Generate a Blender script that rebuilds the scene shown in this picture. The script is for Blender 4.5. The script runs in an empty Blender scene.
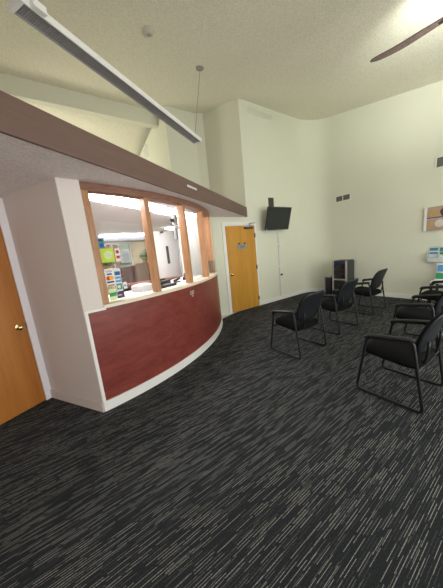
import bpy, bmesh, math, random
from mathutils import Vector, Matrix
random.seed(7)
S = bpy.context.scene
COL = S.collection
PI = math.pi

# ------------------------------------------------------------------ materials
def new_mat(name):
    m = bpy.data.materials.new(name); m.use_nodes = True
    nt = m.node_tree; b = nt.nodes['Principled BSDF']
    return m, nt, b

def N(nt, typ, **kw):
    n = nt.nodes.new(typ)
    for k, v in kw.items():
        if k.startswith('i_'):
            key = k[2:]
            n.inputs[int(key) if key.isdigit() else key.replace('_', ' ')].default_value = v
        else:
            setattr(n, k, v)
    return n

def mth(nt, op, a, b=None):
    n = nt.nodes.new('ShaderNodeMath'); n.operation = op
    for i, v in enumerate((a, b)):
        if v is None: continue
        if isinstance(v, (int, float)): n.inputs[i].default_value = v
        else: nt.links.new(v, n.inputs[i])
    return n.outputs[0]

def plain(name, col, rough=.5, metal=0., spec=.5, noise=0., nscale=30., bump=0., bscale=200.):
    m, nt, b = new_mat(name)
    b.inputs['Base Color'].default_value = (*col, 1)
    b.inputs['Roughness'].default_value = rough
    b.inputs['Metallic'].default_value = metal
    b.inputs['Specular IOR Level'].default_value = spec
    tc = N(nt, 'ShaderNodeTexCoord')
    nz = N(nt, 'ShaderNodeTexNoise', i_Scale=nscale, i_Detail=3.)
    nt.links.new(tc.outputs['Object'], nz.inputs['Vector'])
    mx = N(nt, 'ShaderNodeMix', data_type='RGBA')
    mx.inputs[6].default_value = (*[c * (1 - noise) for c in col], 1)
    mx.inputs[7].default_value = (*[min(1, c * (1 + noise)) for c in col], 1)
    nt.links.new(nz.outputs['Fac'], mx.inputs[0]); nt.links.new(mx.outputs[2], b.inputs['Base Color'])
    if bump:
        n2 = N(nt, 'ShaderNodeTexNoise', i_Scale=bscale, i_Detail=2.)
        nt.links.new(tc.outputs['Object'], n2.inputs['Vector'])
        bp = N(nt, 'ShaderNodeBump', i_Strength=bump, i_Distance=.01)
        nt.links.new(n2.outputs['Fac'], bp.inputs['Height']); nt.links.new(bp.outputs[0], b.inputs['Normal'])
    return m

def popcorn(name, col):
    m, nt, b = new_mat(name)
    b.inputs['Roughness'].default_value = .95; b.inputs['Specular IOR Level'].default_value = .1
    tc = N(nt, 'ShaderNodeTexCoord')
    vo = N(nt, 'ShaderNodeTexVoronoi', i_Scale=64.); nz = N(nt, 'ShaderNodeTexNoise', i_Scale=46., i_Detail=4., i_Roughness=.65)
    nt.links.new(tc.outputs['Object'], vo.inputs['Vector']); nt.links.new(tc.outputs['Object'], nz.inputs['Vector'])
    h = mth(nt, 'SUBTRACT', nz.outputs['Fac'], mth(nt, 'MULTIPLY', vo.outputs['Distance'], .45))
    bp = N(nt, 'ShaderNodeBump', i_Strength=.5, i_Distance=.010)
    nt.links.new(h, bp.inputs['Height']); nt.links.new(bp.outputs[0], b.inputs['Normal'])
    cr = N(nt, 'ShaderNodeValToRGB')
    cr.color_ramp.elements[0].position = .12; cr.color_ramp.elements[1].position = .42
    cr.color_ramp.elements[0].color = (*[c * .84 for c in col], 1); cr.color_ramp.elements[1].color = (*col, 1)
    nt.links.new(h, cr.inputs[0]); nt.links.new(cr.outputs[0], b.inputs['Base Color'])
    return m

def wood(name, c0, c1, c2, axis='Z', scale=1., rough=.4, spec=.4, coat=0.):
    m, nt, b = new_mat(name)
    b.inputs['Roughness'].default_value = rough; b.inputs['Specular IOR Level'].default_value = spec
    b.inputs['Coat Weight'].default_value = coat
    tc = N(nt, 'ShaderNodeTexCoord'); mp = N(nt, 'ShaderNodeMapping')
    s = {'X': (1.1, 14, 14), 'Y': (14, 1.1, 14), 'Z': (14, 14, 1.1)}[axis]
    mp.inputs['Scale'].default_value = [v * scale for v in s]
    nt.links.new(tc.outputs['Object'], mp.inputs['Vector'])
    n1 = N(nt, 'ShaderNodeTexNoise', i_Scale=1.3, i_Detail=6., i_Roughness=.6, i_Distortion=.6)
    n2 = N(nt, 'ShaderNodeTexNoise', i_Scale=6., i_Detail=4.)
    for n in (n1, n2): nt.links.new(mp.outputs[0], n.inputs['Vector'])
    f = mth(nt, 'ADD', mth(nt, 'MULTIPLY', n1.outputs['Fac'], .7), mth(nt, 'MULTIPLY', n2.outputs['Fac'], .3))
    cr = N(nt, 'ShaderNodeValToRGB'); e = cr.color_ramp.elements
    e[0].position = .34; e[0].color = (*c0, 1); e[1].position = .68; e[1].color = (*c2, 1)
    k = e.new(.5); k.color = (*c1, 1)
    nt.links.new(f, cr.inputs[0]); nt.links.new(cr.outputs[0], b.inputs['Base Color'])
    bp = N(nt, 'ShaderNodeBump', i_Strength=.06, i_Distance=.004)
    nt.links.new(f, bp.inputs['Height']); nt.links.new(bp.outputs[0], b.inputs['Normal'])
    return m

def emit(name, col, st):
    m, nt, b = new_mat(name)
    b.inputs['Base Color'].default_value = (*col, 1)
    b.inputs['Emission Color'].default_value = (*col, 1); b.inputs['Emission Strength'].default_value = st
    return m

def glass(name, gloss=.06, tint=(1, 1, 1)):
    m = bpy.data.materials.new(name); m.use_nodes = True; nt = m.node_tree
    nt.nodes.remove(nt.nodes['Principled BSDF']); out = nt.nodes['Material Output']
    tr = N(nt, 'ShaderNodeBsdfTransparent'); tr.inputs[0].default_value = (*tint, 1)
    gl = N(nt, 'ShaderNodeBsdfGlossy', i_Roughness=.02)
    fr = N(nt, 'ShaderNodeFresnel', i_IOR=1.12)
    mx = N(nt, 'ShaderNodeMixShader')
    nt.links.new(mth(nt, 'ADD', mth(nt, 'MULTIPLY', fr.outputs[0], .5), gloss * .1), mx.inputs[0])
    nt.links.new(tr.outputs[0], mx.inputs[1]); nt.links.new(gl.outputs[0], mx.inputs[2]); nt.links.new(mx.outputs[0], out.inputs[0])
    return m

def carpet(name):
    # charcoal tufted carpet: fine light dashes running along X, in tiles whose dash density varies
    m, nt, b = new_mat(name)
    b.inputs['Roughness'].default_value = .95; b.inputs['Specular IOR Level'].default_value = .12
    tc = N(nt, 'ShaderNodeTexCoord'); sp = N(nt, 'ShaderNodeSeparateXYZ')
    nt.links.new(tc.outputs['Object'], sp.inputs[0])
    x, y = sp.outputs['X'], sp.outputs['Y']
    def layer(row_w, seg, thr, fill, seed):
        r = mth(nt, 'DIVIDE', y, row_w); row = mth(nt, 'FLOOR', r); fr = mth(nt, 'FRACT', r)
        wn = N(nt, 'ShaderNodeTexWhiteNoise', noise_dimensions='2D')
        cx = N(nt, 'ShaderNodeCombineXYZ', i_Y=seed); nt.links.new(row, cx.inputs['X']); nt.links.new(cx.outputs[0], wn.inputs['Vector'])
        s = mth(nt, 'ADD', mth(nt, 'DIVIDE', x, seg), mth(nt, 'MULTIPLY', wn.outputs['Value'], 37.))
        sg = mth(nt, 'FLOOR', s); sf = mth(nt, 'FRACT', s)
        w2 = N(nt, 'ShaderNodeTexWhiteNoise', noise_dimensions='3D')
        c2 = N(nt, 'ShaderNodeCombineXYZ', i_Z=seed + 3.); nt.links.new(row, c2.inputs['X']); nt.links.new(sg, c2.inputs['Y'])
        nt.links.new(c2.outputs[0], w2.inputs['Vector'])
        pn = N(nt, 'ShaderNodeTexNoise', i_Scale=5., i_Detail=2.); mp = N(nt, 'ShaderNodeMapping')
        mp.inputs['Scale'].default_value = (.9, 2.2, 1); mp.inputs['Location'].default_value = (seed * 3, seed, 0)
        nt.links.new(tc.outputs['Object'], mp.inputs[0]); nt.links.new(mp.outputs[0], pn.inputs['Vector'])
        t = mth(nt, 'ADD', w2.outputs['Value'], mth(nt, 'MULTIPLY', mth(nt, 'SUBTRACT', pn.outputs['Fac'], .5), .12))
        on = mth(nt, 'GREATER_THAN', t, thr)
        inrow = mth(nt, 'LESS_THAN', mth(nt, 'ABSOLUTE', mth(nt, 'SUBTRACT', fr, .5)), fill / 2)
        inseg = mth(nt, 'LESS_THAN', sf, mth(nt, 'ADD', .55, mth(nt, 'MULTIPLY', w2.outputs['Value'], .4)))
        val = mth(nt, 'ADD', .55, mth(nt, 'MULTIPLY', w2.outputs['Value'], .45))
        return mth(nt, 'MULTIPLY', mth(nt, 'MULTIPLY', on, inrow), mth(nt, 'MULTIPLY', inseg, val))
    a = layer(.0125, .13, .55, .21, 1.)
    c = layer(.0095, .15, .68, .22, 9.)
    e = layer(.0125, .11, .45, .22, 21.)
    f = mth(nt, 'MINIMUM', mth(nt, 'ADD', mth(nt, 'ADD', a, mth(nt, 'MULTIPLY', c, .5)), mth(nt, 'MULTIPLY', e, .14)), 1.)
    base = N(nt, 'ShaderNodeTexNoise', i_Scale=150., i_Detail=3., i_Roughness=.7)
    nt.links.new(tc.outputs['Object'], base.inputs['Vector'])
    g = mth(nt, 'MULTIPLY', f, mth(nt, 'ADD', .5, mth(nt, 'MULTIPLY', base.outputs['Fac'], 1.)))
    mx = N(nt, 'ShaderNodeMix', data_type='RGBA')
    mx.inputs[6].default_value = CARPET_DARK; mx.inputs[7].default_value = CARPET_LIGHT
    nt.links.new(g, mx.inputs[0])
    m2 = N(nt, 'ShaderNodeMix', data_type='RGBA', blend_type='MULTIPLY'); m2.inputs[0].default_value = .8
    cr = N(nt, 'ShaderNodeValToRGB'); cr.color_ramp.elements[0].position = .36; cr.color_ramp.elements[1].position = .66
    cr.color_ramp.elements[0].color = (.28, .28, .28, 1); cr.color_ramp.elements[1].color = (1, 1, 1, 1)
    nt.links.new(base.outputs['Fac'], cr.inputs[0]); nt.links.new(mx.outputs[2], m2.inputs[6]); nt.links.new(cr.outputs[0], m2.inputs[7])
    nt.links.new(m2.outputs[2], b.inputs['Base Color'])
    bp = N(nt, 'ShaderNodeBump', i_Strength=.5, i_Distance=.004)
    nt.links.new(mth(nt, 'ADD', base.outputs['Fac'], f), bp.inputs['Height']); nt.links.new(bp.outputs[0], b.inputs['Normal'])
    return m

def brick(name):
    m, nt, b = new_mat(name); b.inputs['Roughness'].default_value = .9
    tc = N(nt, 'ShaderNodeTexCoord'); mp = N(nt, 'ShaderNodeMapping'); mp.inputs['Rotation'].default_value = (PI / 2, 0, 0)
    bk = N(nt, 'ShaderNodeTexBrick', i_Scale=4.)
    bk.inputs['Color1'].default_value = (.42, .16, .10, 1); bk.inputs['Color2'].default_value = (.5, .22, .14, 1); bk.inputs['Mortar'].default_value = (.6, .55, .5, 1)
    nt.links.new(tc.outputs['Object'], mp.inputs[0]); nt.links.new(mp.outputs[0], bk.inputs['Vector']); nt.links.new(bk.outputs[0], b.inputs['Base Color'])
    return m

CARPET_DARK = (.032, .036, .041, 1); CARPET_LIGHT = (.40, .40, .37, 1)
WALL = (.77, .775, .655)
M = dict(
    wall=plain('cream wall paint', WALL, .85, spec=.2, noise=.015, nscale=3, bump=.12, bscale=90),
    wall_shaded=plain('shaded pinkish wall paint', (.62, .54, .505), .85, spec=.2, noise=.015, nscale=3, bump=.12, bscale=90),  # wall paint with shade and a pinkish light tint put into its colour
    wall_pink_lit=plain('pink lit wall paint', (.75, .685, .65), .85, spec=.2, noise=.015, nscale=3, bump=.12, bscale=90),  # wall paint with the pinkish light on the pier put into its colour
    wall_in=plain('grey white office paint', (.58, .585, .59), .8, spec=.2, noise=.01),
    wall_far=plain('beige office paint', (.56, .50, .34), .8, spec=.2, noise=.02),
    popcorn=popcorn('popcorn ceiling', (.92, .89, .75)),
    soffit=popcorn('popcorn soffit', (.92, .865, .87)),
    white=plain('white trim paint', (.86, .85, .83), .45, noise=.01),
    casing=plain('white door casing paint', (.86, .84, .88), .45, noise=.01),
    carpet=carpet('striped carpet'),
    laminate=wood('mahogany laminate', (.16, .032, .026), (.215, .046, .036), (.27, .066, .05), 'X', .8, .33, .45),
    fascia=wood('mauve brown fascia laminate', (.130, .076, .062), (.150, .088, .073), (.170, .102, .085), 'X', .7, .45, .4),
    oak=wood('golden oak veneer', (.50, .23, .028), (.58, .28, .036), (.66, .33, .048), 'Z', .45, .42, .4),
    oak_dark=wood('honey oak veneer', (.36, .125, .02), (.43, .16, .028), (.49, .195, .038), 'Z', .4, .36, .5),
    post=wood('varnished post wood', (.33, .155, .070), (.43, .22, .105), (.54, .30, .155), 'Z', 1.4, .4, .4),
    header=wood('brown header wood', (.20, .09, .06), (.25, .12, .08), (.30, .15, .10), 'X', 1.2, .45, .4),
    sill=plain('cream counter sill', (.80, .73, .60), .35, noise=.03),
    black=plain('black powder coat', (.007, .007, .008), .4, noise=.1),
    fabric=plain('black upholstery', (.0055, .0055, .006), .85, spec=.12, noise=.3, nscale=60, bump=.25, bscale=400),
    shell=plain('dark slate chair shell', (.009, .010, .0145), .5, noise=.1),
    chrome=plain('brushed silver', (.62, .62, .62), .3, 1., noise=.05),
    brass=plain('brass', (.62, .45, .20), .22, 1., noise=.05),
    dark_metal=plain('dark grey metal', (.08, .08, .08), .45, .6, noise=.1),
    screen=plain('dark screen', (.022, .026, .028), .22, noise=.05),
    plastic=plain('black plastic', (.014, .015, .016), .4, noise=.1),
    grey=plain('grey plastic', (.30, .30, .31), .5, noise=.05),
    lgrey=plain('light grey plastic', (.62, .62, .62), .5, noise=.03),
    louvre=plain('grey lamp louvre', (.33, .32, .34), .55, noise=.12, nscale=8),
    lampwhite=plain('white enamel', (.88, .88, .88), .35, noise=.01),
    fan=wood('dark walnut fan blade', (.10, .065, .062), (.145, .095, .09), (.19, .13, .12), 'Y', 1.2, .5, .4),
    bronze=plain('bronze motor', (.09, .06, .045), .4, .7, noise=.1),
    tube=emit('fluorescent diffuser', (1, .97, .95), 52.),
    bulb=emit('fan light glass', (1, .97, .90), 4.),
    glass=glass('window glass'), glassd=plain('dark cabinet glass', (.012, .012, .016), .08, noise=.05),
    brown=wood('dark brown cubicle wood', (.075, .028, .022), (.10, .04, .03), (.13, .055, .04), 'X', 1., .45, .4),
    tan=wood('tan brown desk wood', (.20, .12, .08), (.25, .155, .105), (.30, .19, .13), 'X', 1., .45, .4),
    mauve=plain('mauve laminate', (.30, .11, .10), .4, noise=.06),
    det=plain('aged cream plastic', (.55, .52, .44), .5),
    paper=plain('white paper', (.85, .85, .84), .7, noise=.02),
    blue=plain('blue ink', (.02, .09, .33), .6), navy=plain('navy ink', (.015, .02, .10), .6), sky=plain('sky blue ink', (.09, .30, .62), .6),
    red=plain('red ink', (.62, .02, .02), .6), yellow=plain('amber ink', (.85, .42, .03), .6), green=plain('green ink', (.03, .30, .12), .6),
    lime=plain('lime paper', (.55, .72, .07), .7, noise=.1), pale=plain('pale green ink', (.66, .80, .45), .7), purple=plain('dark purple card', (.06, .035, .10), .6),
    teal=plain('teal ink', (.06, .25, .28), .6), orange=plain('brown ink', (.40, .17, .05), .6),
    leaf=plain('leaf green', (.10, .20, .05), .6, noise=.3), pot=plain('terracotta', (.42, .22, .10), .7, noise=.1),
    brick=brick('red brick'),
    mirrorgrey=plain('satin grey cabinet', (.52, .52, .53), .35, .4, noise=.05),
    clear=plain('pale clear plastic', (.62, .68, .70), .2, noise=.03),
    ash=plain('charcoal side panel', (.05, .05, .052), .5, noise=.1),
)

# ------------------------------------------------------------------ mesh helpers
class MB:
    def __init__(s): s.bm = bmesh.new()
    def box(s, x0, x1, y0, y1, z0, z1, bev=0.):
        t = bmesh.new()
        bmesh.ops.create_cube(t, size=1.)
        bmesh.ops.scale(t, vec=(x1 - x0, y1 - y0, z1 - z0), verts=t.verts)
        bmesh.ops.translate(t, vec=((x0 + x1) / 2, (y0 + y1) / 2, (z0 + z1) / 2), verts=t.verts)
        if bev: bmesh.ops.bevel(t, geom=t.edges[:], offset=bev, segments=3, affect='EDGES', profile=.5)
        s.add(t); return s
    def add(s, t, mat=None):
        if mat is not None: bmesh.ops.transform(t, matrix=mat, verts=t.verts)
        vs = {v: s.bm.verts.new(v.co) for v in t.verts}
        for f in t.faces:
            try: s.bm.faces.new([vs[v] for v in f.verts])
            except ValueError: pass
        t.free(); return s
    def cyl(s, a, b, r, r2=None, n=20):
        a = Vector(a); b = Vector(b); d = b - a
        t = bmesh.new()
        bmesh.ops.create_cone(t, cap_ends=True, segments=n, radius1=r, radius2=r if r2 is None else r2, depth=d.length)
        q = Vector((0, 0, 1)).rotation_difference(d.normalized())
        return s.add(t, Matrix.Translation((a + b) / 2) @ q.to_matrix().to_4x4())
    def lathe(s, prof, o=(0, 0, 0), n=28, axis=(0, 0, 1)):
        q = Vector((0, 0, 1)).rotation_difference(Vector(axis).normalized()).to_matrix().to_4x4()
        t = bmesh.new(); rings = []
        for r, z in prof:
            rings.append([t.verts.new((r * math.cos(2 * PI * i / n), r * math.sin(2 * PI * i / n), z)) for i in range(n)])
        for a, b in zip(rings, rings[1:]):
            for i in range(n): t.faces.new((a[i], a[(i + 1) % n], b[(i + 1) % n], b[i]))
        t.faces.new(rings[0][::-1]); t.faces.new(rings[-1])
        return s.add(t, Matrix.Translation(o) @ q)
    def tube(s, pts, r, n=12, closed=False, sx=1.):
        pts = [Vector(p) for p in pts]; rings = []; k = len(pts); up = None
        for i, p in enumerate(pts):
            if closed: d = (pts[(i + 1) % k] - pts[i - 1]).normalized()
            else: d = (pts[min(i + 1, k - 1)] - pts[max(i - 1, 0)]).normalized()
            if up is None:
                up = Vector((1, 0, 0)) if abs(d.x) < .9 else Vector((0, 1, 0))
            u = (up - d * up.dot(d)).normalized(); up = u; v = d.cross(u)
            rings.append([s.bm.verts.new(p + r * (sx * math.cos(2 * PI * j / n) * u + math.sin(2 * PI * j / n) * v)) for j in range(n)])
        rr = list(zip(rings, rings[1:])) + ([(rings[-1], rings[0])] if closed else [])
        for a, b in rr:
            for j in range(n): s.bm.faces.new((a[j], a[(j + 1) % n], b[(j + 1) % n], b[j]))
        if not closed:
            s.bm.faces.new(rings[0][::-1]); s.bm.faces.new(rings[-1])
        return s
    def prism(s, poly, vec):
        vec = Vector(vec); a = [s.bm.verts.new(Vector(p)) for p in poly]; b = [s.bm.verts.new(Vector(p) + vec) for p in poly]
        s.bm.faces.new(a[::-1]); s.bm.faces.new(b)
        for i in range(len(a)): s.bm.faces.new((a[i], a[(i + 1) % len(a)], b[(i + 1) % len(a)], b[i]))
        return s
    def sweep(s, plan, d0, d1, z0, z1):
        # a wall along a plan polyline: between offsets d0 and d1 to its left, from z0 to z1 (numbers or functions of the plan point)
        k = len(plan); P = [Vector((p[0], p[1])) for p in plan]; R = []
        for i in range(k):
            dirs = []
            if i: dirs.append((P[i] - P[i - 1]).normalized())
            if i < k - 1: dirs.append((P[i + 1] - P[i]).normalized())
            ns = [Vector((-d.y, d.x)) for d in dirs]; n = sum(ns, Vector((0, 0))); n.normalize(); n /= max(.3, n.dot(ns[0]))
            row = []
            for d, z in ((d0, z0), (d1, z0), (d1, z1), (d0, z1)):
                q = P[i] + n * d; row.append(s.bm.verts.new((q.x, q.y, z(q) if callable(z) else z)))
            R.append(row)
        for a, b in zip(R, R[1:]):
            for j in range(4): s.bm.faces.new((a[j], b[j], b[(j + 1) % 4], a[(j + 1) % 4]))
        s.bm.faces.new(R[0]); s.bm.faces.new(R[-1][::-1])
        return s
    def pad(s, outline, mapf, front, back, rings=(1., .97, .9, .75, .5, .25)):
        # cushion: outline in (u, v); front(k), back(k) give the height of both faces at ring factor k; mapf(u, v, h) -> xyz
        n = len(outline); R = []
        seq = [(k, front(k)) for k in rings[::-1]] + [(k, back(k)) for k in rings]
        for k, h in seq: R.append([s.bm.verts.new(mapf(u * k, v * k, h)) for u, v in outline])
        for a, b in zip(R, R[1:]):
            for i in range(n): s.bm.faces.new((a[i], a[(i + 1) % n], b[(i + 1) % n], b[i]))
        for ring, h in ((R[0], seq[0][1]), (R[-1], seq[-1][1])):
            c = s.bm.verts.new(mapf(0, 0, h))
            for i in range(n): s.bm.faces.new((ring[i], ring[(i + 1) % n], c))
        return s
    def build(s, name, mat, parent=None, smooth=False, loc=None, rotz=0.):
        bmesh.ops.recalc_face_normals(s.bm, faces=s.bm.faces)
        me = bpy.data.meshes.new(name); s.bm.to_mesh(me); s.bm.free()
        o = bpy.data.objects.new(name, me); COL.objects.link(o); me.materials.append(mat)
        if smooth:
            for p in me.polygons: p.use_smooth = True
            if smooth != 'full':
                try: me.set_sharp_from_angle(angle=math.radians(40))
                except Exception: pass
        if parent is not None: o.parent = parent
        if loc is not None: o.location = loc
        o.rotation_euler.z = rotz
        return o

def tag(o, label=None, cat=None, group=None, kind=None):
    if label: o['label'] = label
    if cat: o['category'] = cat
    if group: o['group'] = group
    if kind: o['kind'] = kind
    return o
def thing(name, label, cat, loc=(0, 0, 0), rotz=0., group=None):
    o = bpy.data.objects.new(name, None); COL.objects.link(o); o.location = loc; o.rotation_euler = (0, 0, rotz)
    o.empty_display_size = .1
    return tag(o, label, cat, group)
def struct(o, label, cat):
    return tag(o, label, cat, kind='structure')
def srounded(w, h, p=4., n=40):
    return [(w / 2 * math.copysign(abs(math.cos(t)) ** (2 / p), math.cos(t)), h / 2 * math.copysign(abs(math.sin(t)) ** (2 / p), math.sin(t))) for t in [2 * PI * i / n for i in range(n)]]
def fillet(pts, r, n=6, closed=False):
    P = [Vector(p) for p in pts]; out = []; k = len(P)
    for i in range(k):
        if not closed and i in (0, k - 1): out.append(P[i]); continue
        a, b, c = P[i - 1], P[i], P[(i + 1) % k]
        d1 = (a - b).normalized(); d2 = (c - b).normalized(); rr = min(r, (a - b).length * .45, (c - b).length * .45)
        p, q = b + d1 * rr, b + d2 * rr
        for j in range(n + 1):
            t = j / n; out.append((1 - t) ** 2 * p + 2 * t * (1 - t) * b + t * t * q)
    return out
def text_obj(body, size, name, mat, parent, matrix, align='CENTER'):
    cu = bpy.data.curves.new(name, 'FONT'); cu.body = body; cu.size = size; cu.align_x = align; cu.align_y = 'CENTER'; cu.extrude = .0006
    t = bpy.data.objects.new(name + '_curve', cu); COL.objects.link(t)
    dg = bpy.context.evaluated_depsgraph_get(); dg.update()
    me = bpy.data.meshes.new_from_object(t.evaluated_get(dg)); bpy.data.objects.remove(t)
    o = bpy.data.objects.new(name, me); COL.objects.link(o); me.materials.clear(); me.materials.append(mat)
    o.parent = parent; o.matrix_local = matrix
    return o

# ------------------------------------------------------------------ layout constants (metres; camera stands above the origin)
CZ, CK, CY0 = 4.77, .205, 4.395          # sloping ceiling
ceil = lambda y: CZ + CK * (y - CY0)
RIDGE = 6.70
farceil = lambda y: ceil(RIDGE) - .278 * (y - RIDGE)
WY, WX = 4.395, 6.40                     # back wall (door, TV) and right wall
SOF, SOFT = 2.245, 2.458                 # underside and top of the lowered ceiling
AC, AR = Vector((-.305, 5.935)), 3.458   # centre and radius of the curved counter
def arcpt(a, r=AR): return (AC.x + r * math.cos(math.radians(a)), AC.y + r * math.sin(math.radians(a)))
def arc(a0, a1, r=AR, n=48): return [arcpt(a0 + (a1 - a0) * i / n, r) for i in range(n + 1)]
COLP = arcpt(-83.77); LC = (-.407, 3.272)
LD = Vector((-.861, -.509)).normalized()   # the left door wall runs this way from LC
A_END = math.degrees(math.asin((WY - AC.y) / AR))
BACKY = -1.9

# ------------------------------------------------------------------ floor and ceilings
o = MB().box(-8, 8, BACKY - .2, 9.5, -.1, 0).build('floor', M['carpet']); struct(o, 'charcoal carpet with fine pale dashes over the whole room', 'floor')
b = MB(); b.prism([(-8, BACKY - .2, ceil(BACKY - .2)), (8, BACKY - .2, ceil(BACKY - .2)), (8, RIDGE, ceil(RIDGE)), (-8, RIDGE, ceil(RIDGE))], (0, 0, .12))
b.prism([(-8, RIDGE, ceil(RIDGE)), (8, RIDGE, ceil(RIDGE)), (8, 9.5, farceil(9.5)), (-8, 9.5, farceil(9.5))], (0, 0, .12))
struct(b.build('ceiling', M['popcorn']), 'high sloping cream popcorn ceiling', 'ceiling')
F0 = Vector((-.158, 1.792)); F1 = Vector((3.806, 4.390)); FD = (F1 - F0).normalized(); FN = Vector((-FD.y, FD.x))
FS = F0 - FD * 4.2
b = MB(); b.prism([(FS.x, FS.y, SOF), (F1.x, F1.y, SOF), (3.806, 9.4, SOF), (-7.9, 9.4, SOF), (-7.9, FS.y, SOF)], (0, 0, SOFT - SOF - .006))
struct(b.build('ceiling.001', M['soffit']), 'low textured soffit over the reception counter', 'ceiling')
b = MB(); L = (F1 - FS).length; b.box(0, L, -.022, 0, SOF - .004, SOFT)
struct(b.build('trim_1', M['fascia'], loc=(FS.x, FS.y, 0), rotz=math.atan2(FD.y, FD.x)), 'long mauve brown fascia board along the soffit edge', 'trim')
struct(MB().box(-7.9, 2.62, 6.2, 6.36, 4.80, ceil(6.2) + .03).build('trim_2', M['wall']), 'cream ridge beam under the high ceiling', 'beam')

# ------------------------------------------------------------------ walls
b = MB(); zt = ceil(WY) + .05
b.prism([(2.797, WY, 0), (5.8, WY, 0), (5.8, WY, zt), (3.822, WY, zt), (3.822, WY, SOF + .05), (2.797, WY, SOF + .05)], (0, .12, 0))
struct(b.build('wall_back', M['wall']), 'cream back wall carrying the oak door and the television', 'wall')
corner = [(5.8 + .6 * math.sin(t), WY - .6 + .6 * math.cos(t)) for t in [PI / 2 * i / 16 for i in range(17)]]
struct(MB().sweep(corner, 0, .12, 0, lambda q: ceil(q.y) + .05).build('wall_corner', M['wall'], smooth=True), 'rounded cream corner between back and right walls', 'wall')
struct(MB().sweep([corner[-1], (WX, BACKY)], 0, .12, 0, lambda q: ceil(q.y) + .05).build('wall_right', M['wall']), 'cream right wall with vents and a picture', 'wall')
rec = [(3.822, WY), (3.63, 5.60), (3.43, 5.72), (2.63, 5.72), (2.63, 9.3)]
struct(MB().sweep([(3.822, WY + .001)] + rec[1:], -.10, 0, SOFT - .01, lambda q: min(ceil(q.y), farceil(q.y)) + .06).build('wall_recess', M['wall']), 'upper cream wall stepping back above the fascia', 'wall')
struct(MB().sweep([LC, COLP], -.006, .08, 0, SOF + .02).build('wall_column', M['wall_shaded']), 'cream side wall between the left door and the counter', 'wall')
lend = Vector(LC) + LD * 5.2
struct(MB().sweep([LC, lend], -.12, 0, 0, SOF + .02).build('wall_left', M['wall']), 'cream wall around the left oak door', 'wall')
struct(MB().sweep(arc(-83.77, -80.9, n=8), 0, .09, 1.045, SOF + .01).build('wall_pier', M['wall_pink_lit']), 'bright cream pier beside the reception window', 'wall')
struct(MB().sweep(arc(-34.2, A_END - .12, n=10), .02, .06, 1.083, SOF + .01).build('wall_pier.001', M['wall']), 'short cream wall between reception window and oak door wall', 'wall')
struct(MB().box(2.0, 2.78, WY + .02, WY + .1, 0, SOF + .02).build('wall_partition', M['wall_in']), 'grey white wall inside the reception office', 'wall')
# closing walls of the waiting room outside the frame, with daylight windows behind the camera
def wall_with_hole(name, x0, x1, y0, y1, top, holes, label):
    b = MB(); xs = x0
    for hx0, hx1, z0, z1 in holes:
        b.box(xs, hx0, y0, y1, 0, top); b.box(hx0, hx1, y0, y1, 0, z0); b.box(hx0, hx1, y0, y1, z1, top); xs = hx1
    b.box(xs, x1, y0, y1, 0, top)
    return struct(b.build(name, M['wall']), label, 'wall')
HOLES = [(-3.6, -.2, .10, 2.5), (.6, 3.6, .10, 2.9), (4.0, 6.2, .10, 2.9)]
wall_with_hole('wall_front', -8, 8, BACKY - .12, BACKY, ceil(BACKY) + .05, HOLES, 'cream window wall behind the viewer')
struct(MB().box(-8.1, -8, BACKY, 9.4, 0, 5.4).build('wall_far_left', M['wall']), 'cream end wall far to the left', 'wall')
wf = MB(); 
FAR = 7.2; WINX0, WINX1, WINZ0, WINZ1 = .55, 1.70, 1.22, 2.04
wf.box(-7.9, WINX0, FAR, FAR + .12, 0, SOF + .01); wf.box(WINX1, 3.8, FAR, FAR + .12, 0, SOF + .01)
wf.box(WINX0, WINX1, FAR, FAR + .12, 0, WINZ0); wf.box(WINX0, WINX1, FAR, FAR + .12, WINZ1, SOF + .01)
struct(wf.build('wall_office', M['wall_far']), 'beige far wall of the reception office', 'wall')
struct(MB().box(-7.9, 2.7, 9.25, 9.35, SOFT - .02, 5.2).build('wall_loft', M['wall']), 'cream wall at the back of the loft above the office', 'wall')
ll = MB(); ll.box(-1.3, -1.2, 6.5, 7.6, SOFT - .01, 5.3).box(-1.3, -1.2, 9.0, 9.3, SOFT - .01, 5.3).box(-1.3, -1.2, 7.6, 9.0, SOFT - .01, 3.0).box(-1.3, -1.2, 7.6, 9.0, 4.2, 5.3)  # unseen loft wall, added to hold the fill light opening
struct(ll.build('wall_loft_fill', M['wall']), 'added loft wall around the fill light opening, outside the frame', 'wall')
lw = thing('window_6', 'added unseen window for the loft fill light', 'window', (-1.25, 8.3, 3.0)); lw['kind'] = 'structure'  # unseen window, added in front of the loft fill light
MB().box(-.03, .03, -.70, -.65, .05, 1.15).box(-.03, .03, .65, .70, .05, 1.15).box(-.03, .03, -.7, .7, 0, .05).box(-.03, .03, -.7, .7, 1.15, 1.2).build('window_frame', M['white'], lw)
MB().box(-.004, .004, -.68, .68, .02, 1.18).build('pane', M['glass'], lw)
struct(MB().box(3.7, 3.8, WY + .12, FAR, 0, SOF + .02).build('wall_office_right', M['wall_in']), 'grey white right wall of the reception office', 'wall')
for i, (x0, x1, z0, z1) in enumerate(HOLES):
    w = thing('window_%d' % (i + 3), 'daylight window in the wall behind the viewer', 'window', ((x0 + x1) / 2, BACKY - .06, z0)); w['kind'] = 'structure'; w['group'] = 'windows behind the viewer'
    h = z1 - z0; W = (x1 - x0) / 2; f = MB()
    for a in (-W, -.03, W - .06): f.box(a, a + .06, -.03, .03, .06, h - .06)
    for a in (0, h - .06): f.box(-W, W, -.03, .03, a, a + .06)
    f.build('window_frame', M['white'], w)
    MB().box(-W + .02, W - .02, -.004, .004, .02, h - .02).build('pane', M['glass'], w)

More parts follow.
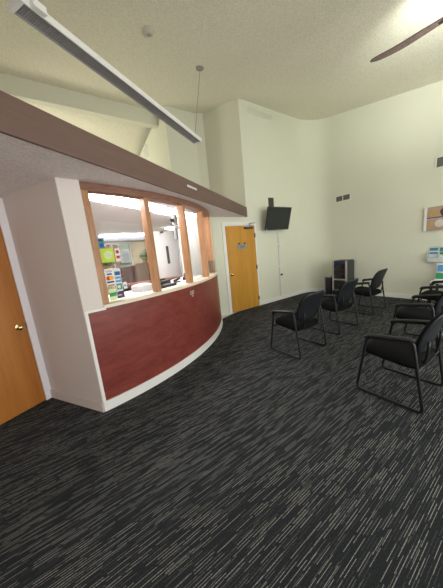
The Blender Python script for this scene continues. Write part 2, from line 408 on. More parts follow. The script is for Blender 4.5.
# pale bounce floor added behind the counter, unseen, to brighten the office
b = MB(); b.prism([(-7.9, 3.4, .001), (-.45, 3.35, .001), (.10, 2.62, .001)] + [(x, y, .001) for x, y in arc(-80, -32, AR - .10, 12)] + [(3.7, 4.52, .001), (3.7, FAR, .001), (-7.9, FAR, .001)], (0, 0, .006))
struct(b.build('floor.001', plain('pale bounce floor', (.62, .60, .56), .5, noise=.05)), 'pale bounce floor added unseen in the reception office', 'floor')
# baseboards
bh = .10
struct(MB().sweep([(4.10, WY), (5.8, WY)] + corner[1:] + [(WX, BACKY)], -.015, 0.002, 0, bh).build('baseboard_back', M['white'], smooth=True), 'white baseboard along back and right walls', 'baseboard')
cc = Vector(COLP) - Vector(LC); 
struct(MB().sweep([Vector(LC) + cc * .0, COLP], -.02, -.005, 0, bh).build('baseboard_left', M['wall_shaded']), 'cream baseboard below the side wall', 'baseboard')

# ------------------------------------------------------------------ reception counter and its window
cnt = thing('reception_counter', 'curved mahogany laminate reception counter with a cream sill and white base', 'counter', (arcpt(-60)[0], arcpt(-60)[1], 0))
off = Vector(cnt.location)
def shift(o): o.location = -off; return o
shift(MB().sweep(arc(-83.4, A_END - .35), 0, .02, .10, 1.05).build('front_panel', M['laminate'], cnt, smooth=True))
shift(MB().sweep(arc(-83.77, A_END - .35), -.014, .02, 0, .105).build('base_board', M['white'], cnt, smooth=True))['label'] = 'white curved base board'
shift(MB().sweep(arc(-83.77, -83.3, n=3), -.006, .10, .1, 1.05).build('corner_trim', M['white'], cnt))
shift(MB().sweep(arc(-80.9, -29.4), -.012, .20, 1.05, 1.083).build('sill', M['sill'], cnt, smooth=True))['label'] = 'cream curved counter sill'
shift(MB().sweep(arc(-83.77, -80.6, n=4), -.008, .09, 1.035, 1.056).build('ledge_trim', M['white'], cnt))

win = thing('window_1', 'curved run of wood posts and glass above the reception counter', 'window', (arcpt(-60)[0], arcpt(-60)[1], 1.083)); win['kind'] = 'structure'
offw = Vector(win.location)
PA = [-80.1, -69.2, -57.8, -46.3, -35.4]
def post_at(a, w=.062, d=.10):
    x, y = arcpt(a, AR - .10)
    p = MB().box(-d / 2, d / 2, -w / 2, w / 2, 0, 2.205 - 1.083, .006)
    p.box(d / 2, d / 2 + .012, -w / 2 - .014, -w / 2 + .012, 0, 1.10)
    o = p.build('post', M['post'], win, loc=Vector((x, y, 1.083)) - offw, rotz=math.radians(a)); return o
for a in PA: post_at(a)
h = MB().sweep(arc(-81., -34.2, n=40), .035, .16, 2.175, SOF).build('header', M['header'], win, smooth=True); h.location = -offw
for a0, a1 in zip(PA, PA[1:]):
    p, q = arcpt(a0 + .45, AR - .11), arcpt(a1 - .45, AR - .11)
    g = MB().sweep([p, q], -.003, .003, 1.083, 2.19).build('pane', M['glass'], win); g.location = -offw

px_, py_ = arcpt(PA[4], AR - .10)
ps = thing('wood_plate', 'dark mottled strip on the lower part of the last window post', 'plate', (px_, py_, 1.10), math.radians(PA[4]))
mot = (wood('mottled dark wood', (.06, .035, .025), (.14, .09, .06), (.30, .20, .13), 'Z', 3., .5))
MB().box(.063, .070, -.046, .046, 0, .23, .002).build('strip', mot, ps)
MB().box(-.05, .049, -.040, -.0312, 0, .23, .002).build('side_strip', mot, ps)
MB().box(.062, .064, -.010, .010, .03, .05).build('fixing', M['dark_metal'], ps)

# ------------------------------------------------------------------ doors
dr = thing('door_1', 'golden oak door in white casing below the soffit end', 'door', (3.575, WY, 0)); dr['kind'] = 'structure'
w2 = .44
MB().box(-w2, w2, -.028, 0, .012, 2.035, .003).build('slab', M['oak'], dr)
cs = MB()
cs.box(-w2 - .085, -w2 - .004, -.024, 0, 0, 2.04); cs.box(w2 + .004, w2 + .05, -.024, 0, 0, 2.04); cs.box(-w2 - .085, w2 + .05, -.024, 0, 2.04, 2.125)
cs.build('casing', M['white'], dr)['label'] = 'white door casing'
kb = MB().lathe([(.033, 0), (.033, .006), (.014, .012), (.012, .034), (.024, .042), (.029, .056), (.022, .066), (.004, .07)], (-w2 + .065, -.028, .93), axis=(0, -1, 0)).build('knob', M['brass'], dr, smooth=True); kb['label'] = 'brass door knob'
for z in (.22, 1.02, 1.80):
    hg = MB().cyl((w2, -.034, z - .05), (w2, -.034, z + .05), .009); hg.box(w2 - .03, w2, -.030, -.026, z - .05, z + .05)
    hg.build('hinge', M['dark_metal'], dr, smooth=True)
sg = MB().box(-.14, .13, -.040, -.030, 1.50, 1.61, .003).build('door_sign', M['grey'], dr); sg['label'] = 'grey plate sign'
for x in (-.085, .085):
    MB().cyl((x, -.028, 1.625), (x, -.045, 1.625), .02).build('hook', M['plastic'], sg, smooth=True)
t = MB()
for z, w in ((1.575, .07), (1.553, .09), (1.528, .06)): t.box(-w, w, -.0415, -.0395, z - .004, z + .004)
t.build('lettering', M['dark_metal'], sg)
cl = MB().box(.10, .36, -.075, -.028, 1.955, 2.005, .008).build('door_closer', M['dark_metal'], dr)
MB().tube([(.23, -.06, 2.02), (.16, -.20, 2.06), (.47, -.035, 2.10)], .011).build('closer_arm', M['chrome'], cl, smooth=True)
MB().cyl((.23, -.055, 2.0), (.23, -.055, 2.035), .018).build('spindle', M['chrome'], cl)
MB().box(.10, .20, -.076, -.03, 2.003, 2.022, .004).build('closer_cap', M['chrome'], cl)

rz = math.atan2(LD.y, LD.x)
dl = thing('door_2', 'honey oak door with brass knob at the left edge', 'door', (LC[0], LC[1], 0), rz); dl['kind'] = 'structure'
# local +X runs along the wall away from the corner, local +Y points into the room
MB().box(.078, .985, .004, .03, .01, 2.035, .003).build('slab', M['oak_dark'], dl)
c2 = MB(); c2.box(.006, .075, .0, .034, 0, 2.235); c2.box(.988, 1.06, 0, .034, 0, 2.235); c2.box(.075, .988, 0, .034, 2.04, 2.12)
c2.build('casing', M['casing'], dl)['label'] = 'white door casing'
k2 = MB().lathe([(.034, 0), (.034, .006), (.014, .012), (.012, .036), (.025, .044), (.03, .058), (.022, .068), (.004, .072)], (.145, .03, .915), axis=(0, 1, 0)).build('knob', M['brass'], dl, smooth=True); k2['label'] = 'brass door knob'
MB().box(.072, .080, .012, .032, .88, .95).build('strike_plate', M['dark_metal'], dl)

# ------------------------------------------------------------------ television, its cable, switches
tv = thing('television', 'black flat television tilted down on its wall arm right of the oak door', 'television', (4.66, WY, 2.16))
tilt = Matrix.Translation((.0, -.235, .0)) @ Matrix.Rotation(math.radians(15), 4, 'X')
def tv_part(b, name, mat, lab=None):
    bmesh.ops.transform(b.bm, matrix=tilt, verts=b.bm.verts); o = b.build(name, mat, tv)
    if lab: o['label'] = lab
    return o
tv_part(MB().box(-.42, .42, -.02, .02, -.275, .275, .006), 'housing', M['plastic'])
tv_part(MB().box(-.40, .40, -.022, -.019, -.245, .257), 'screen', M['screen'])
tv_part(MB().box(-.30, .30, .02, .055, -.2, .2, .012), 'back_shell', M['plastic'])
tv_part(MB().box(-.415, -.385, -.027, -.019, -.272, -.245), 'indicator_light', M['lgrey'], 'small pale sticker in the lower corner')
tv_part(MB().box(-.03, .03, -.0225, -.02, -.266, -.257), 'maker_plate', M['grey'])
MB().box(-.085, .085, -.03, 0, .10, .55, .004).build('wall_plate', M['dark_metal'], tv)
am = MB(); am.tube([(0, -.02, .15), (0, -.11, .06), (0, -.19, 0.)], .02); am.build('mount_arm', M['black'], tv, smooth=True)

rc = thing('cable_raceway', 'thin white cable raceway running from the television down to the floor', 'cable cover', (4.855, WY, bh))
MB().box(-.011, .011, -.014, 0, 0, 1.62, .003).build('channel', M['lgrey'], rc)
MB().box(-.016, .016, -.02, 0, 1.40, 1.46, .003).build('joint', M['white'], rc)
MB().box(-.016, .016, -.02, 0, .82, .86, .003).build('joint', M['white'], rc)
MB().tube([(.0, -.012, 1.62), (-.01, -.012, 1.70), (-.015, -.012, 1.76)], .006).build('cable', M['lgrey'], rc, smooth=True)
MB().tube([(.045, -.012, 1.33), (.03, -.012, 1.45), (.012, -.02, 1.52)], .005).build('side_cable', M['lgrey'], rc, smooth=True)
ou = thing('wall_outlet', 'white wall outlet with a black plug beside the raceway', 'outlet', (4.91, WY, .70))
MB().box(-.035, .035, -.008, 0, -.057, .057, .002).build('cover_plate', M['white'], ou)
MB().lathe([(.028, 0), (.028, .03), (.018, .045), (.004, .05)], (0, -.008, .0), axis=(0, -1, 0)).build('plug', M['plastic'], ou, smooth=True)['label'] = 'black round plug'
ou2 = thing('wall_outlet', 'small white cover plate above the black plug beside the raceway', 'outlet', (4.93, WY, .93))
MB().box(-.03, .03, -.008, 0, -.05, .05, .002).build('cover_plate', M['white'], ou2)
MB().box(-.008, .008, -.012, -.007, -.02, .02).build('socket', M['lgrey'], ou2)
sw = thing('light_switch', 'small pale light switch on the wall left of the oak door', 'switch', (2.915, WY, 1.53))
MB().box(-.022, .022, -.007, 0, -.05, .05, .002).build('cover_plate', M['white'], sw)
MB().box(-.006, .006, -.016, -.006, -.013, .013).build('toggle', M['lgrey'], sw)

# ------------------------------------------------------------------ vents
def vent(name, label, loc, rotz, w, h, cells, frame, dark, group=None):
    v = thing(name, label, 'vent', loc, rotz, group)
    f = MB(); t = .018
    f.box(-w / 2, w / 2, -.012, 0, h / 2 - t, h / 2); f.box(-w / 2, w / 2, -.012, 0, -h / 2, -h / 2 + t)
    for i in range(cells + 1):
        x = -w / 2 + t / 2 + (w - t) * i / cells; f.box(x - t / 2, x + t / 2, -.012, 0, -h / 2 + t, h / 2 - t)
    f.build('frame', frame, v)
    MB().box(-w / 2 + .01, w / 2 - .01, -.002, 0, -h / 2 + .01, h / 2 - .01).build('backing', dark, v)
    s = MB(); n = max(5, int(h / .018))
    for i in range(n):
        z = -h / 2 + t + (h - 2 * t) * (i + .5) / n; s.prism([(-w / 2 + t, -.002, z - .004), (w / 2 - t, -.002, z - .004), (w / 2 - t, -.010, z - .001), (-w / 2 + t, -.010, z - .001)], (0, 0, .002))
    s.build('slats', dark if dark is not M['wall'] else frame, v)
    return v
MV = plain('vent grey', (.20, .20, .165), .6); 
vent('air_vent', 'white framed vent', (WX, 3.465, 2.56), -PI / 2, .40, .165, 2, M['white'], MV)['label'] = 'white framed vent with two grey grilles high on the right wall above the tower cabinet'
vent('air_vent', 'white framed vent on the right wall above the picture', (WX, 1.40, 2.78), -PI / 2, .44, .21, 2, M['white'], MV)
vent('air_vent', 'long cream painted vent grille near the ceiling of the back wall', (4.46, WY, 4.588), 0, .77, .13, 2, M['wall'], M['wall'])
vent('air_vent', 'cream vent grille on the bright recess wall behind the fascia', (2.63, 7.36, 4.62), -PI / 2, .42, .34, 2, M['white'], M['wall'])

# fascia name plate and counter sticker
fp = F0 + FD * ((Vector((1.505, 2.882)) - F0).dot(FD)); 
pl = thing('name_plate', 'small blank white plate on the mauve fascia board', 'plate', (fp.x + FN.x * -.022, fp.y + FN.y * -.022, 2.372), math.atan2(FD.y, FD.x))
MB().box(-.02, .235, -.008, 0, -.012, .014, .002).build('plate', M['paper'], pl)
MB().box(.0, .215, -.009, -.0075, -.004, .006).build('insert', M['lgrey'], pl)
sx, sy = arcpt(-60., AR)
sx, sy = arcpt(-60., AR + .004)
ct = thing('counter_emblem', 'small worn white emblem on the mahogany counter front', 'emblem', (sx, sy, .945), math.radians(30))
face = Matrix.Rotation(PI / 2, 4, 'X')
def ring(cx, cz, rx, rz_, t=.0035):
    return MB().tube([(cx + rx * math.cos(2 * PI * q / 16), -.002, cz + rz_ * math.sin(2 * PI * q / 16)) for q in range(16)], t, 6, closed=True)
ring(-.026, .016, .019, .024).build('loop', M['lgrey'], ct, smooth=True)
ring(.024, .020, .019, .022).build('loop', M['lgrey'], ct, smooth=True)
MB().box(-.050, .046, -.004, 0, -.012, -.006, .001).build('bar', M['lgrey'], ct)
ring(.004, -.034, .016, .010).build('lower_loop', M['lgrey'], ct, smooth=True)

# ------------------------------------------------------------------ hanging lamp, smoke detector, fan
LA, LB = Vector((2.388, 3.926, 3.45)), Vector((0.049, 2.497, 3.45)); LDv = (LB - LA); LL = LDv.length
lp = thing('pendant_lamp', 'long white linear lamp hung on cords below the sloping ceiling', 'lamp', LA, math.atan2(LDv.y, LDv.x))
MB().box(0, LL, -.078, .078, .035, .058, .006).build('housing', M['lampwhite'], lp)
MB().box(.01, LL - .01, .064, .080, -.004, .05, .004).build('side_rail', M['lampwhite'], lp)
MB().box(.01, LL - .01, -.078, -.062, .0, .05, .004).build('far_rail', M['louvre'], lp)
lv = MB().box(.012, LL - .012, -.063, .063, .010, .046)
for i in range(160):
    x = .03 + (LL - .06) * i / 159; lv.box(x, x + .006, -.062, .062, .004, .012)
lv.build('louvre', M['louvre'], lp)['label'] = 'grey louvre on the underside'
for x in (.0, LL - .02): MB().box(x - .004, x + .024, -.082, .082, -.008, .062, .004).build('end_cap', M['lampwhite'], lp)
for x in (.34,): MB().box(x, x + .03, .078, .083, -.01, .03).build('clip', M['paper'], lp)
MB().box(LL - .16, LL - .06, .082, .125, -.005, .05, .004).build('clip', M['paper'], lp)
cp = lp.matrix_basis.inverted() if False else None
def lamp_local(P): 
    m = Matrix.Translation(LA) @ Matrix.Rotation(math.atan2(LDv.y, LDv.x), 4, 'Z'); return m.inverted() @ Vector(P)
cxy = (2.575, 3.905); can = lamp_local((cxy[0], cxy[1], ceil(cxy[1])))
MB().lathe([(.008, -.03), (.045, -.024), (.068, -.012), (.068, .012)], can).build('canopy', M['grey'], lp, smooth=True)
MB().tube([can + Vector((0, 0, -.028)), (.10, 0, .055)], .004, 8).build('cord', M['grey'], lp)
c2w = LA + LDv * .95; can2 = lamp_local((c2w.x - .1, c2w.y, ceil(c2w.y)))
MB().lathe([(.008, -.03), (.045, -.024), (.068, -.012), (.068, .012)], can2).build('canopy', M['grey'], lp, smooth=True)
MB().tube([can2 + Vector((0, 0, -.028)), (LL - .1, 0, .055)], .004, 8).build('cord', M['grey'], lp)

sd = thing('smoke_detector', 'small round white smoke detector on the sloping ceiling', 'smoke detector', (1.55, 3.545, ceil(3.545)))
sd.rotation_euler.x = math.atan(CK)
MB().lathe([(.072, .004), (.072, -.012), (.060, -.022), (.056, -.045), (.04, -.055), (.004, -.057)]).build('housing', M['det'], sd, smooth=True)
MB().lathe([(.03, -.052), (.03, -.062), (.02, -.066), (.003, -.066)]).build('sensor', M['grey'], sd, smooth=True)

FANP = Vector((3.41, .67, 3.45))
fn = thing('ceiling_fan', 'ceiling fan with dark walnut blades at the upper right', 'fan', FANP)
MB().lathe([(.004, -.09), (.08, -.085), (.115, -.05), (.12, .03), (.09, .07), (.03, .09)]).build('motor', M['bronze'], fn, smooth=True)
top = ceil(FANP.y) - FANP.z
MB().cyl((0, 0, .08), (0, 0, top - .02), .014).build('downrod', M['bronze'], fn, smooth=True)
MB().lathe([(.02, top - .08), (.06, top - .05), (.07, top + .01)]).build('canopy', M['bronze'], fn, smooth=True)
for k in range(3):
    a = math.radians(91 + 120 * k); bl = MB(); rows = []
    ns = 22
    for i in range(ns + 1):
        s = i / ns; r = .17 + (.81 - .17) * s
        w = .055 + .028 * math.sin(min(1, s * 1.25) * PI * .62)
        if s > .78: w *= math.sqrt(max(.02, 1 - ((s - .78) / .22) ** 2)) * .9 + .1
        c = .075 * max(0, (s - .52)) ** 1.5 * 2.6
        rows.append([(r, c + w * t, .012 * s + (-t * w) * .20 + z) for z in (-.005, .005) for t in ((-1, -.3, .4, 1) if z < 0 else (1, .4, -.3, -1))])
    V = [[bl.bm.verts.new(p) for p in row] for row in rows]
    for A, B in zip(V, V[1:]):
        for j in range(8): bl.bm.faces.new((A[j], A[(j + 1) % 8], B[(j + 1) % 8], B[j]))
    bl.bm.faces.new(V[0]); bl.bm.faces.new(V[-1][::-1])
    o = bl.build('blade', M['fan'], fn, smooth=True, rotz=a)
    MB().box(.10, .24, -.022, .022, -.012, -.004, .002).build('blade_bracket', M['bronze'], o)
lk = MB().lathe([(.06, -.09), (.12, -.11), (.135, -.15), (.11, -.20), (.05, -.225), (.004, -.23)]).build('light_bowl', M['bulb'], fn, smooth=True)

# ------------------------------------------------------------------ chairs
def make_chair(label):
    c = thing('waiting_chair', label, 'chair', group=None)
    out = srounded(.50, .47, 5.)
    def seat_map(u, v, h): return (u, v + .015, .395 + h + .018 * math.sin(max(-1, min(1, v / .235)) * PI / 2) - .05 * max(0, v - .16) * 2)
    MB().pad(out, seat_map, lambda k: .050 * (1 - k ** 8) ** .5 + .010 if k < 1 else .004, lambda k: -.040 * (1 - k ** 8) ** .5 - .002).build('seat', M['fabric'], c, smooth='full')
    def tap(pts): return [(u * (1. - .05 * (v / .2 if v > 0 else -v / .2 * 2.)), v) for u, v in pts]
    bo = tap(srounded(.50, .41, 4.6, 48))
    def back_map(u, v, h):
        z = .668 + v * .95
        y = -.235 - v * .33 - .05 * (v / .19) ** 2 * .4 + h
        y += .30 * u * u + .0
        return (u, y, z)
    MB().pad(bo, back_map, lambda k: .030 * (1 - k ** 5) ** .5 + .008 if k < 1 else .006, lambda k: 0. if k < 1 else .002).build('backrest', M['fabric'], c, smooth='full')
    MB().pad([(u * .99, v * .99) for u, v in bo], back_map, lambda k: -.001, lambda k: -.016 * (1 - k ** 8) ** .5 - .003).build('back_shell', M['shell'], c, smooth='full')
    for sgn in (-1, 1):
        x = sgn * .288
        loop = fillet([(x, .262, .0125), (x, .175, .572), (x, -.175, .622), (x, -.262, .0125)], .05, 6, closed=True)
        sf = MB().tube(loop, .0125, 12, closed=True).build('side_frame', M['black'], c, smooth='full')
        arm = fillet([(x, .186, .560), (x, .168, .592), (x, -.12, .630), (x, -.185, .632)], .03, 5)
        MB().tube(arm, .017, 12, sx=1.35).build('armrest', M['plastic'], c, smooth='full')
    for yb in (.205, -.205): MB().tube([(-.288, yb, .361), (.288, yb, .361)], .011).build('crossbar', M['black'], c, smooth=True)
    for sgn in (-1, 1): MB().tube(fillet([(sgn * .14, -.05, .362), (sgn * .15, -.215, .372), (sgn * .16, -.238, .50), (sgn * .16, -.240, .60)], .06, 6), .011).build('back_bracket', M['black'], c, smooth='full')
    return c
def dup(root, loc, rotz, label):
    r = root.copy(); COL.objects.link(r); r.location = loc; r.rotation_euler = (0, 0, rotz); r['label'] = label
    for ch in root.children:
        d = ch.copy(); COL.objects.link(d); d.parent = r
    return r
ch = make_chair('black waiting chair nearest the reception counter in the far row')
ch.location = (2.60, 2.07, 0); ch['group'] = 'waiting room chairs'
dup(ch, (3.69, 2.155, 0), 0, 'middle black waiting chair of the far row, in front of the tower cabinet')
dup(ch, (4.98, 2.23, 0), math.radians(1.5), 'black waiting chair at the right end of the far row, nearest the right wall')
dup(ch, (2.50, .80, 0), 0, 'largest black waiting chair, nearest the viewer at the right edge')
dup(ch, (3.765, 1.00, 0), 0, 'black waiting chair directly behind the largest one at the right edge')
dup(ch, (5.06, 1.11, 0), 0, 'black waiting chair furthest back in the near row, before the brochures')

# ------------------------------------------------------------------ tower cabinet and bin
tw = thing('tower_cabinet', 'black tower cabinet with silver edges and glass front against the right wall', 'cabinet', (6.185, 3.345, 0))
W, D, H = .20, .185, .93
MB().box(-D, D, -W, W, .03, H, .006).build('body', M['ash'], tw)
for y in (-W + .0, W - .045): MB().box(-D - .012, -D + .02, y, y + .045, .03, H + .005, .006).build('silver_edge', M['mirrorgrey'], tw)
MB().box(-D - .006, -D, -W + .045, W - .045, .46, H - .05, .0).build('glass_front', M['glassd'], tw)
MB().box(-D - .010, -D, -W + .045, W - .045, .425, .46).build('tray', M['mirrorgrey'], tw)
lf = MB(); lf.box(-D - .005, -D, -W + .045, W - .045, .06, .425); lf.build('lower_door', M['plastic'], tw)
MB().box(-D - .008, -D, -W + .06, W - .06, H - .075, H - .02).build('display', M['navy'], tw)
for z in (.58, .70): MB().box(-D - .009, -D - .004, -W + .055, W - .055, z, z + .012).build('shelf_edge', M['purple'], tw)
MB().box(-D + .02, D - .02, -W + .02, W - .02, H, H + .015, .004).build('lid', M['plastic'], tw)
MB().box(-D + .01, D - .01, -W + .01, W - .01, 0, .03).build('plinth', M['plastic'], tw)
bn = thing('waste_bin', 'small black bin with a silver lid left of the tower cabinet', 'bin', (6.14, 3.70, 0))
MB().prism([(-.10, -.09, 0), (.10, -.09, 0), (.10, .09, 0), (-.10, .09, 0)], (0, 0, .02)).box(-.11, .11, -.10, .10, .02, .48, .012).build('body', M['plastic'], bn)
MB().box(-.118, .118, -.108, .108, .48, .51, .01).build('lid', M['mirrorgrey'], bn)
MB().box(-.119, -.107, .075, .105, .02, .48, .004).build('silver_edge', M['mirrorgrey'], bn)

# ------------------------------------------------------------------ picture, brochures, side table
pc = thing('wall_picture', 'canvas picture of pale round pots hung on the right wall', 'picture', (WX, 1.36, 1.72))
pw, ph = .385, .235
MB().box(-.035, 0, -pw, pw, -ph, ph, .003).build('canvas', plain('picture ground', (.46, .33, .27), .7, noise=.25, nscale=9), pc)
MB().box(-.0365, -.034, pw - .05, pw - .004, -ph, ph).build('pale_border', M['paper'], pc)
blob = plain('picture cream', (.74, .68, .58), .7, noise=.15, nscale=14); dk = plain('picture dark plum', (.10, .05, .06), .7, noise=.2); och = plain('picture ochre', (.52, .34, .16), .7, noise=.25, nscale=14); rose = plain('picture rose grey', (.50, .38, .37), .7, noise=.15)
b = MB()
for y, z, r in ((.13, -.10, .075), (-.04, -.095, .08), (-.21, -.10, .075)): b.lathe([(r, 0), (r * .96, .0015), (.002, .002)], (-.0355, y, z), axis=(-1, 0, 0))
b.build('pale_pots', blob, pc)
MB().lathe([(.085, 0), (.08, .001), (.002, .0015)], (-.0355, .235, .11), axis=(-1, 0, 0)).lathe([(.06, 0), (.055, .001), (.002, .0015)], (-.0355, .27, -.11), axis=(-1, 0, 0)).build('ochre_shapes', och, pc)
b = MB()
for y, z, w, hh in ((.09, .10, .05, .10), (.0, .12, .04, .09), (-.12, .10, .07, .08), (-.28, .1, .05, .1)):
    b.prism([(-.0358, y - w, z - hh * .3), (-.0358, y - w * .3, z - hh), (-.0358, y + w * .5, z - hh * .4), (-.0358, y + w, z + hh * .3), (-.0358, y, z + hh), (-.0358, y - w * .6, z + hh * .5)], (-.0015, 0, 0))
b.build('dark_leaves', dk, pc)
MB().box(-.0362, -.0345, -pw, pw - .05, -.025, .012).build('rose_shelf', rose, pc)
MB().box(-.0362, -.0345, -pw, pw - .05, .012, .03).build('dark_shelf_line', dk, pc)

def brochure(y, z, h, w, cols, label, x):
    t = thing('brochure', label, 'brochure', (x, y, z), 0, None)
    MB().box(-.004, 0, -w / 2, w / 2, 0, h).build('leaflet', M['paper'], t)
    for i, (z0, z1, m) in enumerate(cols):
        MB().box(-.0048, -.004, -w / 2 + .004, w / 2 - .004, z0 * h, z1 * h).build('print', m, t)
    return t
rk = thing('brochure_rack', 'clear wall brochure rack below the picture', 'rack', (WX + .002, 1.395, .83))
MB().box(-.006, 0, -.245, .245, 0, .33, .002).build('back_panel', M['clear'], rk)
fr = MB().box(-.075, -.070, -.245, .245, 0, .10)
for y in (-.245, -.085, .075, .24): fr.box(-.075, -.006, y, y + .005, 0, .20)
fr.box(-.075, -.006, -.245, .245, 0, .006); fr.build('pocket', M['clear'], rk)
brochure(1.555, .838, .30, .14, ((.78, .98, M['teal']), (.55, .70, M['sky']), (.2, .3, M['blue'])), 'blue headed brochure in the left pocket of the clear wall rack', WX - .012)
brochure(1.395, .838, .30, .14, ((.70, .98, M['teal']), (.50, .68, M['green'])), 'green and teal brochure in the middle pocket of the clear wall rack', WX - .012)
brochure(1.235, .838, .30, .14, ((.6, .95, M['blue']),), 'blue brochure in the right pocket of the clear wall rack', WX - .012)
tb = thing('side_table', 'small low table against the right wall below the brochure rack', 'table', (6.14, 1.19, 0))
MB().box(-.24, .24, -.30, .30, .46, .49, .006).build('top', M['lgrey'], tb)
for sx_ in (-.2, .2):
    for sy_ in (-.26, .26): MB().box(sx_ - .02, sx_ + .02, sy_ - .02, sy_ + .02, 0, .46, .003).build('leg', M['black'], tb)
st = thing('leaflet_stand', 'white and green leaflet stand on the side table', 'leaflet stand', (6.22, 1.34, .49))
MB().box(-.06, .06, -.13, .13, 0, .02, .003).build('base', M['paper'], st)
MB().prism([(.04, -.13, .02), (.045, -.13, .02), (.08, -.13, .33), (.075, -.13, .33)], (0, .26, 0)).build('back_panel', M['paper'], st)
MB().prism([(.0, -.12, .02), (.004, -.12, .02), (.012, -.12, .14), (.008, -.12, .14)], (0, .24, 0)).build('front_pocket', M['green'], st)
MB().prism([(.034, -.11, .17), (.036, -.11, .17), (.066, -.11, .30), (.064, -.11, .30)], (0, .22, 0)).build('print', M['sky'], st)

# ------------------------------------------------------------------ stickers on the first pane
g0 = Vector(arcpt(PA[0], AR - .11)); g1 = Vector(arcpt(PA[1], AR - .11)); GD = (g1 - g0).normalized(); grz = math.atan2(GD.y, GD.x)
def sticker(name, label, cat, s0, s1, z0, z1, mat):
    p = g0 + GD * s0; t = thing(name, label, cat, (p.x, p.y, z0), grz)
    MB().box(0, s1 - s0, -.0065, -.0035, 0, z1 - z0).build('card', mat, t)
    return t
def ink(t, x0, x1, z0, z1, mat, name='print'): return MB().box(x0, x1, -.0075, -.0065, z0, z1).build(name, mat, t)
def disc(t, x, z, r, mat, d=.0075): return MB().lathe([(r, 0), (r, .001)], (x, -d + .001, z), axis=(0, -1, 0)).build('print', mat, t)
s = sticker('card_sticker', 'white payment sticker with blue word and red and amber discs on the glass', 'sticker', .055, .145, 1.245, 1.43, M['paper'])
text_obj('VISA', .034, 'lettering', M['navy'], s, Matrix.Translation((.045, -.0072, .155)) @ face)
ink(s, .018, .072, .118, .135, M['blue'])
disc(s, .030, .085, .024, M['red']); disc(s, .060, .085, .024, M['yellow'], .0085)
ink(s, .008, .082, .035, .052, M['navy']); ink(s, .008, .082, .004, .018, M['orange'])
s = sticker('card_sticker', 'tall pale sticker with two blue panels and a grey photo on the glass', 'sticker', .148, .218, 1.175, 1.425, M['clear'])
ink(s, .006, .064, .175, .215, M['blue']); ink(s, .006, .064, .10, .16, M['sky']); ink(s, .012, .058, .122, .138, M['paper'], 'lettering')
ink(s, .006, .064, .02, .085, M['teal']); disc(s, .03, .05, .018, M['pale'], .0085)
s = sticker('card_sticker', 'small white square sticker with a blue mark right of the card stickers', 'sticker', .228, .268, 1.19, 1.265, M['paper'])
ink(s, .010, .028, .025, .05, M['sky'])
s = sticker('card_sticker', 'pale sticker with a green band in the bottom corner of the glass', 'sticker', .062, .138, 1.09, 1.215, M['pale'])
ink(s, .0, .076, .045, .085, M['green'])
s = sticker('card_sticker', 'dark purple card sticker near the sill', 'sticker', .142, .222, 1.10, 1.165, M['purple'])
ink(s, .01, .05, .03, .038, M['lgrey'], 'lettering')
s = sticker('notice', 'lime green notice with a pale centre taped to the glass', 'notice', .050, .185, 1.495, 1.635, M['lime'])
disc(s, .072, .072, .042, M['pale']); ink(s, .045, .10, .062, .08, M['paper'], 'lettering')
s = sticker('sticker', 'round blue sticker at the left of the pane above the lime notice', 'sticker', .045, .105, 1.635, 1.74, M['teal'])
disc(s, .032, .035, .022, M['blue']); ink(s, .01, .05, .075, .095, M['navy'])
s = sticker('notice', 'narrow white and red notice beside the lime one', 'notice', .198, .252, 1.495, 1.63, M['paper'])
disc(s, .027, .10, .02, M['red']); ink(s, .008, .046, .03, .06, M['red'])

# ------------------------------------------------------------------ reception office
def troffer(p, label):
    t = thing('ceiling_light', label, 'light', (p[0], p[1], SOF), math.atan2(FD.y, FD.x), 'ceiling lights in the office')
    f = MB(); f.box(-.60, .60, -.17, -.14, -.012, 0); f.box(-.60, .60, .14, .17, -.012, 0); f.box(-.62, -.59, -.17, .17, -.012, 0); f.box(.59, .62, -.17, .17, -.012, 0)
    f.build('frame', M['lampwhite'], t); MB().box(-.59, .59, -.12, .12, -.045, -.012, .012).build('diffuser', M['tube'], t)
troffer((.80, 3.22), 'bright ceiling light nearest the pier inside the reception office')
for tx, ty in ((-.9, 4.6), (-1.1, 6.2), (2.9, 6.2)):  # unseen fixtures added to brighten the office
    troffer((tx, ty), 'added ceiling light out of sight, brightens the reception office')
troffer((1.87, 3.97), 'bright ceiling light seen above the middle window posts in the office')
sl = thing('strip_light', 'thin bright strip light in front of the grey header in the far office', 'light', (1.50, 6.98, 2.19), 0)
MB().box(-.62, .62, -.05, .05, .03, .055).build('housing', M['lampwhite'], sl); MB().box(-.60, .60, -.03, .03, -.005, .03, .008).build('tube', M['tube'], sl)
struct(MB().box(-.4, 2.35, 7.0, 7.2, 2.045, SOF + .01).build('trim_3', plain('grey header paint', (.25, .26, .29), .6)), 'grey header above the office window', 'trim')

# window in the far office wall, with a brick house and a bush outside
ow = thing('window_2', 'office window showing a brick house outside', 'window', ((WINX0 + WINX1) / 2, FAR + .05, WINZ0)); ow['kind'] = 'structure'
W2, H2 = (WINX1 - WINX0) / 2, WINZ1 - WINZ0
f = MB()
for x in (-W2, .05, W2 - .04): f.box(x, x + .04, -.03, .03, .04, H2 - .04)
f.box(-W2, W2, -.03, .03, 0, .04); f.box(-W2, W2, -.03, .03, H2 - .04, H2); f.build('window_frame', M['white'], ow)
MB().box(-W2, W2, -.004, .004, .01, H2 - .01).build('pane', M['glass'], ow)
hs = thing('brick_house', 'red brick house with a white arched window seen through the office window', 'house', (1.6, 12.2, 0))
MB().box(-3.2, .66, 0, .25, 0, 3.0).build('wall', M['brick'], hs)
aw = MB(); arcw = [(.24 * math.cos(PI * i / 12), -.02, 1.80 + .26 * math.sin(PI * i / 12)) for i in range(13)]
aw.prism([(.24, -.02, 1.40)] + arcw + [(-.24, -.02, 1.40)], (0, .05, 0))
